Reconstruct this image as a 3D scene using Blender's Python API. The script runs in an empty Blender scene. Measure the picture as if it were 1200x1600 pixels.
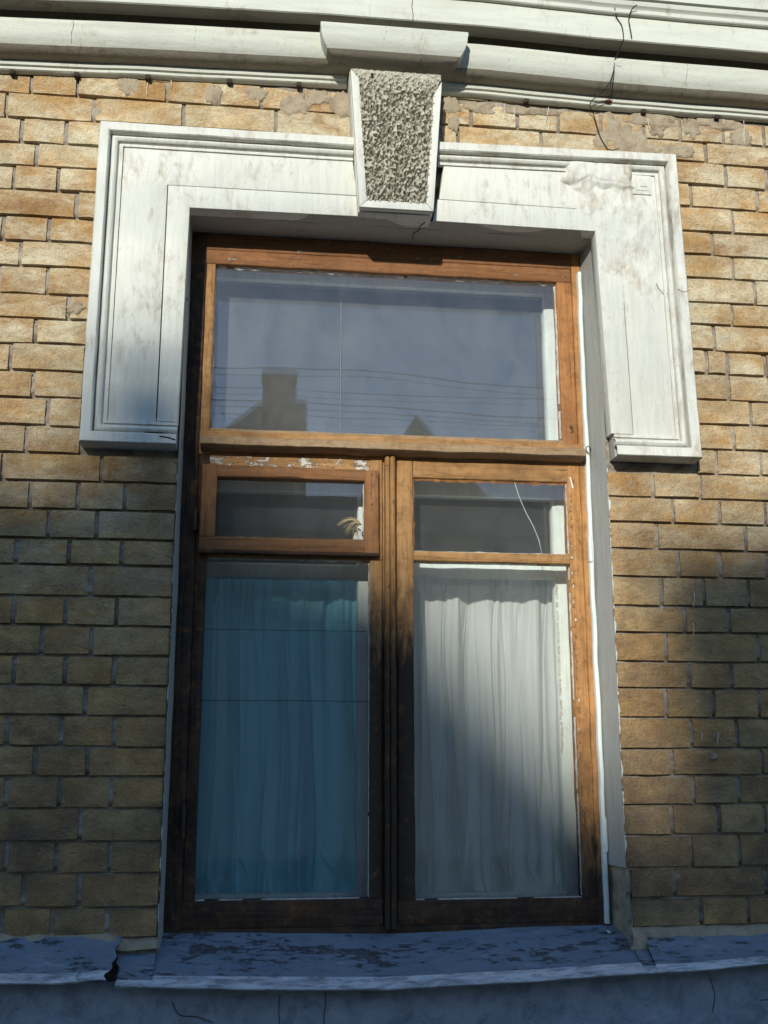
import bpy, bmesh, math, random
from mathutils import Vector, noise, Matrix
R = math.radians
rnd = random.Random(7)
sc = bpy.context.scene
col = sc.collection

# ---------------------------------------------------------------- camera
CAM_POS = (-0.3967, -2.8872, 0.4340)
YAW, PITCH, ROLL = 0.12346, 0.22336, 0.00063
cam_d = bpy.data.cameras.new('camera')
cam = bpy.data.objects.new('camera', cam_d); col.objects.link(cam)
cam.matrix_world = Matrix.Translation(CAM_POS) @ Matrix.Rotation(-YAW, 4, 'Z') @ Matrix.Rotation(math.pi / 2 + PITCH, 4, 'X') @ Matrix.Rotation(-ROLL, 4, 'Z')
cam_d.sensor_fit = 'VERTICAL'; cam_d.sensor_height = 24.0; cam_d.lens = 24.0 * 1690 / 1600
cam_d.clip_start = 0.05; cam_d.clip_end = 3000
sc.camera = cam

# ---------------------------------------------------------------- sky, sun, exposure
TAN_AZ, TAN_PROFILE = 0.30, 0.33            # the sun stands left of the wall's normal and low
AZ = math.atan(TAN_AZ); EL = math.atan(TAN_PROFILE * math.cos(AZ))
world = bpy.data.worlds.new('World'); sc.world = world; world.use_nodes = True
wn = world.node_tree.nodes; wl = world.node_tree.links
sky = wn.new('ShaderNodeTexSky'); sky.sky_type = 'NISHITA'; sky.sun_disc = False
sky.sun_elevation = EL; sky.sun_rotation = math.pi + AZ
sky.altitude = 200; sky.air_density = 1.0; sky.dust_density = 0.2; sky.ozone_density = 3.5
bg = wn['Background']; bg.inputs['Strength'].default_value = 0.15
wl.new(sky.outputs[0], bg.inputs['Color'])
sun_d = bpy.data.lights.new('sun', 'SUN'); sun_d.energy = 3.5; sun_d.angle = R(1.1); sun_d.color = (1.0, 0.955, 0.85)
sun = bpy.data.objects.new('sun', sun_d); col.objects.link(sun)
to_sun = Vector((-math.sin(AZ) * math.cos(EL), -math.cos(AZ) * math.cos(EL), math.sin(EL)))
sun.rotation_euler = to_sun.to_track_quat('Z', 'Y').to_euler(); sun.location = to_sun * 40
sc.view_settings.view_transform = 'Standard'; sc.view_settings.look = 'None'
sc.view_settings.exposure = 0.42; sc.view_settings.gamma = 1.0
sc.cycles.max_bounces = 12; sc.cycles.transparent_max_bounces = 24

# ---------------------------------------------------------------- node helpers
class Mat:
    def __init__(s, name):
        s.m = bpy.data.materials.new(name); s.m.use_nodes = True
        s.n = s.m.node_tree.nodes; s.l = s.m.node_tree.links
        s.b = s.n['Principled BSDF']; s.geo = s.n.new('ShaderNodeNewGeometry'); s.oi = s.n.new('ShaderNodeObjectInfo')
        s.pos = s.geo.outputs['Position']; s.rand = s.oi.outputs['Random']
    def put(s, node, key, v):
        if hasattr(v, 'is_linked') or isinstance(v, bpy.types.NodeSocket): s.l.new(v, node.inputs[key])
        else: node.inputs[key].default_value = v
    def map(s, scale, vec=None, off=None):
        n = s.n.new('ShaderNodeVectorMath'); n.operation = 'MULTIPLY'
        s.put(n, 0, vec or s.pos); n.inputs[1].default_value = scale
        return n.outputs[0]
    def shift(s, vec, fac):
        n = s.n.new('ShaderNodeVectorMath'); n.operation = 'MULTIPLY_ADD'
        s.put(n, 0, fac); n.inputs[1].default_value = (37.1, 51.7, 23.3); s.put(n, 2, vec)
        return n.outputs[0]
    def noise(s, vec, scale=1, detail=4, rough=.55, dist=0):
        n = s.n.new('ShaderNodeTexNoise'); s.put(n, 'Vector', vec)
        n.inputs['Scale'].default_value = scale; n.inputs['Detail'].default_value = detail
        n.inputs['Roughness'].default_value = rough; n.inputs['Distortion'].default_value = dist
        return n.outputs['Fac']
    def voro(s, vec, scale=1, feature='DISTANCE_TO_EDGE'):
        n = s.n.new('ShaderNodeTexVoronoi'); n.feature = feature; s.put(n, 'Vector', vec); n.inputs['Scale'].default_value = scale
        return n.outputs['Distance']
    def ramp(s, fac, stops):
        n = s.n.new('ShaderNodeValToRGB'); s.put(n, 'Fac', fac); e = n.color_ramp.elements
        while len(e) < len(stops): e.new(0.5)
        for k, (p, c) in enumerate(stops):
            e[k].position = p; e[k].color = (c, c, c, 1) if not isinstance(c, tuple) else c + (1,)
        return n.outputs['Color']
    def mix(s, fac, a, b, mode='MIX'):
        n = s.n.new('ShaderNodeMix'); n.data_type = 'RGBA'; n.blend_type = mode
        for k, v in ((0, fac), (6, a), (7, b)):
            if isinstance(v, tuple) and len(v) == 3: v = v + (1,)
            if hasattr(v, 'is_linked'): s.l.new(v, n.inputs[k])
            else: n.inputs[k].default_value = v
        return n.outputs[2]
    def math(s, op, a, b=0.0):
        n = s.n.new('ShaderNodeMath'); n.operation = op; s.put(n, 0, a); s.put(n, 1, b); return n.outputs[0]
    def bump(s, h, strength=.5, dist=.01, prev=None):
        n = s.n.new('ShaderNodeBump'); s.put(n, 'Height', h); n.inputs['Strength'].default_value = strength; n.inputs['Distance'].default_value = dist
        if prev is not None: s.l.new(prev, n.inputs['Normal'])
        return n.outputs['Normal']
    def out(s, color, rough=.8, normal=None, spec=.3):
        s.put(s.b, 'Base Color', color if hasattr(color, 'is_linked') else color + (1,)); s.put(s.b, 'Roughness', rough)
        s.b.inputs['Specular IOR Level'].default_value = spec
        if normal is not None: s.l.new(normal, s.b.inputs['Normal'])
        return s.m

def m_brick():
    t = Mat('ochre_brick'); p = t.shift(t.pos, t.rand)
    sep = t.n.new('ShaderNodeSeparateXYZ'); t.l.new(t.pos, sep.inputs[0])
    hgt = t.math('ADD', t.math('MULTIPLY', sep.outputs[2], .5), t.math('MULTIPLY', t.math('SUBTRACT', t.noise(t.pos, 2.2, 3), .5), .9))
    up = t.ramp(hgt, [(.25, 0.0), (.80, 1.0)])                 # washed pale above; lower wall's shade is put into the grime tones
    big = t.noise(t.map((9, 9, 14), p), 1, 3, .6, .4)
    c = t.ramp(big, [(.3, (.38, .195, .062)), (.5, (.50, .295, .105)), (.72, (.57, .39, .185))])
    tint = t.ramp(t.rand, [(0, (.31, .165, .07)), (.15, (.51, .275, .085)), (.4, (.53, .32, .12)), (.6, (.43, .265, .115)), (.8, (.58, .395, .185)), (1, (.39, .21, .075))])
    c = t.mix(.55, c, tint)
    st = t.noise(t.map((38, 38, 9), p), 1, 5, .65, .5)
    c = t.mix(t.ramp(st, [(.45, 0.0), (.75, .5)]), c, (.60, .40, .20))
    chalk = t.math('MULTIPLY', t.noise(t.map((16, 16, 30), p), 1, 6, .75, 1.2), t.noise(t.map((5, 5, 8), t.pos), 1, 2, .5))
    cf = t.math('MULTIPLY', t.ramp(chalk, [(.17, 0.0), (.34, .95)]), t.math('ADD', t.math('MULTIPLY', up, .85), .12))
    c = t.mix(cf, c, (.72, .65, .45))
    grime_shade = t.noise(t.map((7, 7, 16), p), 1, 6, .72, .8)
    gf = t.math('MULTIPLY', t.ramp(grime_shade, [(.38, 0.0), (.72, 1.0)]), t.math('SUBTRACT', .80, t.math('MULTIPLY', up, .40)))
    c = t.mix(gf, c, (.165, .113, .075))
    soot_shade = t.noise(t.map((3, 3, 2.2)), 1, 4, .6, .6)
    c = t.mix(t.math('MULTIPLY', t.ramp(soot_shade, [(.40, 0.0), (.70, .8)]), t.math('SUBTRACT', 1.0, t.math('MULTIPLY', up, .7))), c, (.098, .072, .058))
    pit = t.noise(t.map((120, 120, 160), p), 1, 3, .65)
    c = t.mix(t.ramp(pit, [(.58, 0.0), (.70, .4)]), c, (.13, .095, .06))
    lum = t.noise(t.map((170, 170, 170), p), 1, 3, .6); c = t.mix(t.ramp(lum, [(.56, 0.0), (.72, .22)]), c, (.66, .55, .36))
    edge = t.noise(t.map((60, 60, 26), p), 1, 6, .7)
    n1 = t.bump(t.math('ADD', t.math('MULTIPLY', pit, -.8), edge), .85, .007)
    n1 = t.bump(t.noise(t.map((24, 24, 30), p), 1, 5, .75, .8), .8, .012, n1)
    n2 = t.bump(t.noise(t.map((280, 280, 280), p), 1, 3, .6), .5, .0025, n1)
    return t.out(c, .94, n2, .12)

def m_mortar(name='lime_mortar', base=(.29, .25, .20), dark=(.14, .12, .09), light=(.44, .40, .33)):
    t = Mat(name)
    n = t.noise(t.pos, 18, 6, .65, .5)
    c = t.ramp(n, [(.3, dark), (.5, base), (.75, light)])
    g = t.noise(t.pos, 160, 4, .65)
    c = t.mix(t.ramp(g, [(.58, 0.0), (.72, .5)]), c, tuple(.5 * v for v in dark))
    nm = t.bump(g, .7, .005); nm = t.bump(t.noise(t.pos, 45, 5, .7), .6, .008, nm)
    return t.out(c, .95, nm, .1)

def m_paint(name, base=(.625, .63, .56), dirt=(.32, .27, .20), amount=.285, streak=(70, 70, 7), crackle=0):
    t = Mat(name)
    s1 = t.noise(t.map(streak), 1, 5, .6, .3)
    c = t.mix(t.ramp(s1, [(.42, 0.0), (.7, .4)]), base, tuple(.70 * v for v in base))
    s2 = t.noise(t.map(tuple(2.2 * v for v in streak)), 1, 6, .7, .5)
    c = t.mix(t.ramp(s2, [(.56, 0.0), (.74, .45)]), c, tuple(.5 * (a + b) for a, b in zip(base, dirt)))
    wide = t.noise(t.map((3.1, 3.1, 2.0)), 1, 5, .65, .7)
    c = t.mix(t.ramp(wide, [(.52, 0.0), (.80, .26)]), c, (.33, .31, .27))
    d = t.math('MULTIPLY', t.noise(t.map((6, 6, 5)), 1, 5, .65, .6), t.noise(t.map((45, 45, 18)), 1, 5, .7, .6))
    c = t.mix(t.ramp(d, [(amount, 0.0), (amount + .16, .75)]), c, dirt)
    sp = t.noise(t.pos, 190, 3, .6)
    c = t.mix(t.ramp(sp, [(.67, 0.0), (.74, .6)]), c, (.12, .10, .08))
    nm = t.bump(s1, .35, .004)
    if crackle:
        w = t.noise(t.pos, 60, 3, .5); v = t.voro(t.shift(t.map((55, 55, 28)), w), .03 if False else 1)
        cr = t.ramp(v, [(0, 1.0), (.035, 0.0)])
        msk = t.ramp(t.noise(t.pos, 9, 3, .6), [(.48, 0.0), (.6, crackle)])
        k = t.math('MULTIPLY', cr, msk)
        c = t.mix(k, c, (.13, .10, .07)); nm = t.bump(k, -.6, .003, nm)
    nm = t.bump(t.noise(t.pos, 70, 5, .7), .30, .005, nm)
    nm = t.bump(sp, .25, .0015, nm)
    return t.out(c, .72, nm, .25)

def m_wood(name, axis, flake=.0, base=(.33, .18, .068), grey=.0, bare_shade=None):
    t = Mat(name); st = {'x': (5, 110, 110), 'z': (110, 110, 5)}[axis]
    g = t.noise(t.map(st), 1, 6, .65, .6)
    c = t.ramp(g, [(.25, tuple(.5 * v for v in base)), (.45, base), (.7, tuple(min(1, 1.2 * v + .02) for v in base))])
    big = t.noise(t.map((7, 7, 7)), 1, 4, .6, .5)
    c = t.mix(t.ramp(big, [(.50, 0.0), (.72, .55)]), c, (.13, .065, .028))
    if grey: c = t.mix(t.ramp(t.noise(t.map(st), .6, 4, .6), [(.38, 0.0), (.6, grey)]), c, (.30, .235, .15))
    mot = t.noise(t.map((34, 34, 34)), 1, 6, .75, .8)
    c = t.mix(t.ramp(mot, [(.46, 0.0), (.66, .5)]), c, (.13, .066, .027))
    chip = t.noise(t.map({'x': (18, 55, 55), 'z': (55, 55, 18)}[axis]), 1, 7, .75, .5)
    c = t.mix(t.ramp(chip, [(.60, 0.0), (.63, .55)]), c, (.095, .06, .036))
    if bare_shade:                                                   # varnish gone below this height; the shade there is put into the colour
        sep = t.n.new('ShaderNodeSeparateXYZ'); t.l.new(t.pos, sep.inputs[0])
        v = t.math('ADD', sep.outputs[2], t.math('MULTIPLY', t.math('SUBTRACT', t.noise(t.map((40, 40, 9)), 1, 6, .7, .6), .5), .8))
        c = t.mix(t.ramp(v, [(bare_shade - .10, 1.0), (bare_shade + .12, 0.0)]), c, (.05, .033, .022))
    st2 = {'x': (9, 150, 150), 'z': (150, 150, 9)}[axis]
    ck = t.noise(t.map(st2), 1, 3, .5, 1.0)
    k = t.ramp(ck, [(.66, 0.0), (.74, .6)])
    c = t.mix(k, c, (.035, .02, .012))
    red = t.noise(t.pos, 28, 4, .7); c = t.mix(t.ramp(red, [(.55, 0.0), (.72, .28)]), c, (.40, .16, .045))
    nm = t.bump(t.math('SUBTRACT', g, k), .55, .004)
    if flake:
        f = t.noise(t.map({'x': (26, 60, 60), 'z': (60, 60, 26)}[axis]), 1, 6, .75, .7)
        th = 1 - flake
        fk = t.ramp(f, [(th, 0.0), (th + .02, 1.0)]); c = t.mix(fk, c, t.mix(t.noise(t.pos, 45, 4, .7), (.30, .27, .22), (.66, .68, .64))); nm = t.bump(fk, .8, .003, nm)
    return t.out(c, .7, nm, .18)

def m_simple(name, c1, c2=None, scale=20, rough=.8, bump=.3, spec=.3, metal=0):
    t = Mat(name); c2 = c2 or tuple(.6 * v for v in c1)
    n = t.noise(t.pos, scale, 5, .65, .3)
    m = t.out(t.mix(t.ramp(n, [(.35, 0.0), (.68, 1.0)]), c1, c2), rough, t.bump(n, bump, .006), spec)
    t.b.inputs['Metallic'].default_value = metal
    return m

def m_glass(name, dust=.04, wave=.10, tint=(.985, .99, .99)):
    t = Mat(name); t.n.remove(t.b)
    o = t.n['Material Output']
    w = t.bump(t.noise(t.map((6, 6, 4)), 1, 0, .4), wave, .004)
    fr = t.n.new('ShaderNodeFresnel'); fr.inputs['IOR'].default_value = 1.54
    tr = t.n.new('ShaderNodeBsdfTransparent'); tr.inputs['Color'].default_value = tint + (1,)
    gl = t.n.new('ShaderNodeBsdfGlossy'); gl.inputs['Roughness'].default_value = .004; t.l.new(w, gl.inputs['Normal'])
    df = t.n.new('ShaderNodeBsdfDiffuse'); df.inputs['Color'].default_value = (.62, .64, .62, 1)
    m1 = t.n.new('ShaderNodeMixShader'); m2 = t.n.new('ShaderNodeMixShader')
    t.l.new(fr.outputs[0], m1.inputs[0]); t.l.new(tr.outputs[0], m1.inputs[1]); t.l.new(gl.outputs[0], m1.inputs[2])
    d = t.noise(t.map((9, 9, 5)), 1, 5, .7, .6); sp = t.noise(t.pos, 130, 2, .5)
    fac = t.math('ADD', t.math('MULTIPLY', d, 2 * dust), t.ramp(sp, [(.80, 0.0), (.82, .5)]))
    t.l.new(fac, m2.inputs[0]); t.l.new(m1.outputs[0], m2.inputs[1]); t.l.new(df.outputs[0], m2.inputs[2])
    t.l.new(m2.outputs[0], o.inputs['Surface'])
    return t.m

def m_cloth(name, c):
    t = Mat(name); t.n.remove(t.b); o = t.n['Material Output']
    weave = t.noise(t.map((420, 60, 380)), 1, 3, .6)
    st = t.noise(t.map((14, 14, 4)), 1, 4, .6)
    cc = t.mix(t.ramp(st, [(.4, 0.0), (.75, .4)]), c, tuple(.78 * v for v in c))
    nm = t.bump(weave, .25, .0015)
    d = t.n.new('ShaderNodeBsdfDiffuse'); tl = t.n.new('ShaderNodeBsdfTranslucent'); mx = t.n.new('ShaderNodeMixShader')
    mx.inputs[0].default_value = .38
    for b in (d, tl): t.l.new(cc, b.inputs['Color']); t.l.new(nm, b.inputs['Normal'])
    t.l.new(d.outputs[0], mx.inputs[1]); t.l.new(tl.outputs[0], mx.inputs[2]); t.l.new(mx.outputs[0], o.inputs['Surface'])
    return t.m

def m_sill():
    t = Mat('flaking_sill_paint')
    f = t.noise(t.map((20, 40, 95)), 1, 9, .78, .2)
    f = t.math('ADD', f, t.math('MULTIPLY', t.math('SUBTRACT', t.noise(t.map((2.4, 9, 12)), 1, 4, .6, .4), .56), .55))
    c = t.mix(t.ramp(t.noise(t.map((4, 8, 8)), 1, 6, .7), [(.32, 0.0), (.7, 1.0)]), (.125, .165, .215), (.20, .245, .30))
    c = t.mix(t.ramp(t.noise(t.map((40, 60, 60)), 1, 5, .7), [(.5, 0.0), (.7, .4)]), c, (.18, .19, .20))
    c = t.mix(t.ramp(f, [(.46, 0.0), (.60, .85)]), c, (.075, .075, .08))
    rust = t.noise(t.map((12, 20, 30)), 1, 6, .75); c = t.mix(t.math('MULTIPLY', t.ramp(rust, [(.56, 0.0), (.66, .5)]), t.ramp(f, [(.52, 0.0), (.58, 1.0)])), c, (.12, .065, .04))
    f2 = t.noise(t.map((9, 22, 60)), 1.0, 8, .78, .5)
    c = t.mix(t.ramp(f2, [(.57, 0.0), (.70, .6)]), c, (.42, .45, .48))
    nm = t.bump(t.ramp(f, [(.55, 1.0), (.585, 0.0)]), 1.0, .003); nm = t.bump(t.noise(t.pos, 60, 6, .7), .45, .004, nm)
    return t.out(c, .65, nm, .25)

def m_worn_lip():
    t = Mat('worn_white_lip')
    f = t.noise(t.map((12, 40, 70)), 1, 9, .78, .5)
    c = t.mix(t.ramp(f, [(.44, 0.0), (.60, .85)]), (.56, .58, .61), (.14, .15, .17))
    return t.out(c, .6, t.bump(f, .5, .003), .3)

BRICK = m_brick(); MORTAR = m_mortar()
PATCH = m_mortar('grey_render_patch', (.34, .28, .195), (.20, .155, .105), (.44, .37, .27))
PLASTER = m_paint('white_plaster_paint'); PLASTER_DIRTY = m_paint('stained_white_plaster', dirt=(.34, .28, .20), amount=.225)
CORNICE = m_paint('cornice_paint', base=(.56, .575, .495), amount=.30, streak=(5, 40, 40))
BEAD_SOFFIT = m_paint('shade_toned_cornice_soffit', base=(.27, .245, .19), dirt=(.13, .11, .08), amount=.26, streak=(5, 40, 40))  # darker cornice paint: shade under bead and fascia put into colour
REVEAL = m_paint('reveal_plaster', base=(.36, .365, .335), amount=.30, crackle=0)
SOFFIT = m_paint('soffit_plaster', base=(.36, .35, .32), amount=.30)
OLDWHITE = m_paint('old_white_gloss_paint', base=(.70, .78, .74), amount=.36, crackle=.9)
ROUGHCAST = m_simple('rough_cast_stone', (.50, .48, .395), (.32, .30, .235), 60, .95, .6, .1)
WOOD_X = m_wood('varnished_wood_rail', 'x'); WOOD_Z = m_wood('varnished_wood_stile', 'z')
WOOD_BARE_SHADE_Z = m_wood('bare_shaded_wood_stile', 'z', bare_shade=.80); WOOD_LOW_Z = m_wood('wood_stile_shaded_at_foot', 'z', bare_shade=.22, base=(.40, .20, .07))  # darkened lower ends carry peeled wood and painted shade
WOOD_RED = m_wood('reddish_vent_wood', 'x', base=(.20, .09, .034)); WOOD_RED_Z = m_wood('reddish_vent_stile', 'z', base=(.24, .11, .042))
WOOD_FLAKY = m_wood('flaking_white_on_wood', 'x', .475); WOOD_SPECK = m_wood('speckled_wood_rail', 'x', .36, (.24, .105, .042))
WOOD_SPECK_Z = m_wood('speckled_wood_stile', 'z', .33, (.36, .16, .055))
WOOD_GREY = m_wood('weathered_wood', 'x', 0, (.30, .19, .09), .7)
WOOD_DARK_X = m_wood('shade_dark_wood_rail', 'x', 0, (.036, .021, .013)); WOOD_DARK_Z = m_wood('shade_dark_wood_stile', 'z', 0, (.03, .018, .012))  # near-black wood: shade on the left and bottom members put into colour
PUTTY = m_simple('old_putty', (.58, .57, .53), (.34, .28, .2), 60, .85, .6)
PUTTY_BROWN = m_wood('painted_putty', 'x', 0, (.38, .17, .05))
GLASS = m_glass('window_glass', .022); GLASS_TOP = m_glass('dusty_top_glass', .024, .06); GLASS_IN = m_glass('dusty_inner_glass', .06, .04)
CLOTH = m_cloth('white_curtain_cloth', (.89, .91, .88)); CLOTH_B = m_cloth('shade_tinted_curtain_cloth', (.38, .80, .93))  # left curtain's blue shade is put into its cloth colour
SILL = m_sill(); LIP = m_worn_lip()
PLINTH = m_mortar('grey_plinth_render', (.26, .295, .345), (.16, .18, .21), (.34, .38, .43))
IRON = m_simple('rusty_iron', (.07, .045, .03), (.03, .025, .02), 90, .7, .4)
CABLE = m_simple('black_cable_sheath', (.03, .028, .026), None, 30, .6, .1)
DRIP = m_simple('white_paint_drip', (.78, .79, .76), None, 60, .7, .2)
ROOM = m_simple('pale_room_wall', (.30, .30, .29), (.26, .26, .25), 3, .9, .1)
STRAW = m_simple('dried_straw', (.58, .47, .27), (.36, .27, .13), 60, .8, .3)
CRACK = m_simple('dark_crack', (.05, .04, .03), None, 60, .95, 0)

# ---------------------------------------------------------------- object helpers
def link(name, me, mat, parent=None, smooth=True):
    o = bpy.data.objects.new(name, me); col.objects.link(o)
    if mat: me.materials.append(mat)
    if smooth: me.polygons.foreach_set('use_smooth', [True] * len(me.polygons))
    if parent is not None:
        o.parent = parent
        w = Vector((0, 0, 0)); q = parent
        while q is not None: w += q.location; q = q.parent
        o.location = -w
    return o
def mesh(name, vs, fs):
    me = bpy.data.meshes.new(name); me.from_pydata(vs, [], fs); me.update(); return me
def tag(o, label=None, cat=None, group=None, kind=None):
    for k, v in (('label', label), ('category', cat), ('group', group), ('kind', kind)):
        if v: o[k] = v
    return o
def thing(name, loc, label, cat, group=None):
    o = bpy.data.objects.new(name, None); col.objects.link(o); o.location = loc; o.empty_display_size = .1
    return tag(o, label, cat, group)
def jit(x, y, z, a, f=9.0):
    v = noise.noise_vector((x * f, y * f, z * f)); return (x + a * v.x, y + a * v.y, z + a * v.z)

def bar(name, x0, x1, y0, y1, z0, z1, mat, parent=None, bev=.004, wob=.0012, step=.03, prof=None):
    """a timber along its longest side in the wall plane: rounded section, edges a little uneven"""
    along = 'x' if (x1 - x0) > (z1 - z0) else 'z'
    L0, L1 = (x0, x1) if along == 'x' else (z0, z1)
    A0, A1 = (z0, z1) if along == 'x' else (x0, x1)
    b = min(bev, .45 * (A1 - A0), .45 * (y1 - y0))
    if prof is None:
        prof = [(A0, y1), (A0, y0 + b), (A0 + .3 * b, y0 + .3 * b), (A0 + b, y0), (A1 - b, y0), (A1 - .3 * b, y0 + .3 * b), (A1, y0 + b), (A1, y1)]
    else:
        prof = [(A0 + u * (A1 - A0), y0 + v * (y1 - y0)) for u, v in prof]
    n = max(2, int((L1 - L0) / step)); vs = []; fs = []; m = len(prof)
    for i in range(n + 1):
        t = L0 + (L1 - L0) * i / n
        for a, y in prof:
            p = (t, y, a) if along == 'x' else (a, y, t)
            q = jit(*p, wob, 14)
            vs.append(q if 0 < i < n else ((p[0], q[1], q[2]) if along == 'x' else (q[0], q[1], p[2])))
    for i in range(n):
        for j in range(m):
            k = (j + 1) % m; f = (i * m + j, i * m + k, (i + 1) * m + k, (i + 1) * m + j)
            fs.append(f if along == 'x' else f[::-1])
    c0 = tuple(range(m)); c1 = tuple(n * m + j for j in range(m))
    fs += [c0[::-1], c1] if along == 'x' else [c0, c1[::-1]]
    o = link(name, mesh(name, vs, fs), mat, parent)
    o.data.set_sharp_from_angle(angle=R(50)); return o

def prism(name, poly, y0, y1, mat, parent=None, bev=.0015):
    """a flat polygon in the wall plane (x, z) given thickness from y0 (front) to y1, with eased edges"""
    bm = bmesh.new(); vs = [bm.verts.new((x, y0, z)) for x, z in poly]; f = bm.faces.new(vs)
    r = bmesh.ops.extrude_face_region(bm, geom=[f]); 
    for v in r['geom']:
        if isinstance(v, bmesh.types.BMVert): v.co.y = y1
    bmesh.ops.recalc_face_normals(bm, faces=bm.faces)
    if bev: bmesh.ops.bevel(bm, geom=[e for e in bm.edges], offset=bev, segments=2, profile=.5, affect='EDGES')
    me = bpy.data.meshes.new(name); bm.to_mesh(me); bm.free()
    o = link(name, me, mat, parent); me.set_sharp_from_angle(angle=R(35)); return o

def sweep(name, path, prof, mat, parent=None, wob=.0008, sharp=40, step=.05):
    """moulding along a rectangular run in the wall plane; prof = (inset to the right of travel, y)"""
    pts = [Vector(p) for p in path]; n = len(pts); offs = []
    for i in range(n):
        ds = []
        if i > 0: ds.append((pts[i] - pts[i - 1]).normalized())
        if i < n - 1: ds.append((pts[i + 1] - pts[i]).normalized())
        ns = [Vector((d.y, -d.x)) for d in ds]
        if len(ns) == 1: offs.append(ns[0])
        else:
            s = ns[0] + ns[1]; offs.append(s / s.dot(ns[0]))
    st = []
    for i in range(n - 1):
        k = max(1, int((pts[i + 1] - pts[i]).length / step))
        for j in range(k + (i == n - 2)):
            t = j / k; st.append((pts[i].lerp(pts[i + 1], t), offs[i].lerp(offs[i + 1], t)))
    vs = []; m = len(prof)
    for i, (p, o) in enumerate(st):
        for d, y in prof:
            vs.append(jit(p.x + o.x * d, y, p.y + o.y * d, wob, 16))
    fs = [(i * m + j, i * m + j + 1, (i + 1) * m + j + 1, (i + 1) * m + j) for i in range(len(st) - 1) for j in range(m - 1)]
    o = link(name, mesh(name, vs, fs), mat, parent); o.data.set_sharp_from_angle(angle=R(sharp)); return o

def sheet(name, nu, nv, fn, mat, parent=None, keep=None):
    vs = [fn(i / nu, j / nv) for j in range(nv + 1) for i in range(nu + 1)]
    fs = [(j * (nu + 1) + i, j * (nu + 1) + i + 1, (j + 1) * (nu + 1) + i + 1, (j + 1) * (nu + 1) + i) for j in range(nv) for i in range(nu)]
    if keep: fs = [f for f in fs if keep(*[sum(vs[k][c] for k in f) / 4 for c in range(3)])]
    return link(name, mesh(name, vs, fs), mat, parent)

def tube(name, pts, r, mat, parent=None, sides=6, taper=None):
    vs = []; fs = []; P = [Vector(p) for p in pts]
    for i, p in enumerate(P):
        d = (P[min(i + 1, len(P) - 1)] - P[max(i - 1, 0)]).normalized()
        a = d.cross(Vector((.13, .97, .21))).normalized(); b = d.cross(a)
        rr = r * (1 if taper is None else 1 + (taper - 1) * i / (len(P) - 1))
        for k in range(sides):
            t = 2 * math.pi * k / sides; vs.append(tuple(p + (a * math.cos(t) + b * math.sin(t)) * rr))
    for i in range(len(P) - 1):
        for k in range(sides):
            q = (k + 1) % sides; fs.append((i * sides + k, i * sides + q, (i + 1) * sides + q, (i + 1) * sides + k))
    fs += [tuple(range(sides))[::-1], tuple((len(P) - 1) * sides + k for k in range(sides))]
    return link(name, mesh(name, vs, fs), mat, parent)
def spline(pts, n=8):
    P = [Vector(p) for p in pts]; P = [2 * P[0] - P[1]] + P + [2 * P[-1] - P[-2]]; out = []
    for i in range(1, len(P) - 2):
        for k in range(n):
            t = k / n; a, b, c, d = P[i - 1:i + 3]
            out.append(.5 * ((2 * b) + (c - a) * t + (2 * a - 5 * b + 4 * c - d) * t * t + (3 * b - a - 3 * c + d) * t ** 3))
    return out + [P[-2]]
def box(bm, x0, x1, y0, y1, z0, z1):
    v = [bm.verts.new((x, y, z)) for z in (z0, z1) for y in (y0, y1) for x in (x0, x1)]
    for f in ((0, 2, 3, 1), (4, 5, 7, 6), (0, 1, 5, 4), (1, 3, 7, 5), (3, 2, 6, 7), (2, 0, 4, 6)): bm.faces.new([v[i] for i in f])
def boxes(name, lst, mat, parent=None, bev=0):
    bm = bmesh.new()
    for b in lst: box(bm, *b)
    if bev: bmesh.ops.bevel(bm, geom=list(bm.edges), offset=bev, segments=1, affect='EDGES')
    me = bpy.data.meshes.new(name); bm.to_mesh(me); bm.free(); return link(name, me, mat, parent, False)

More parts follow.
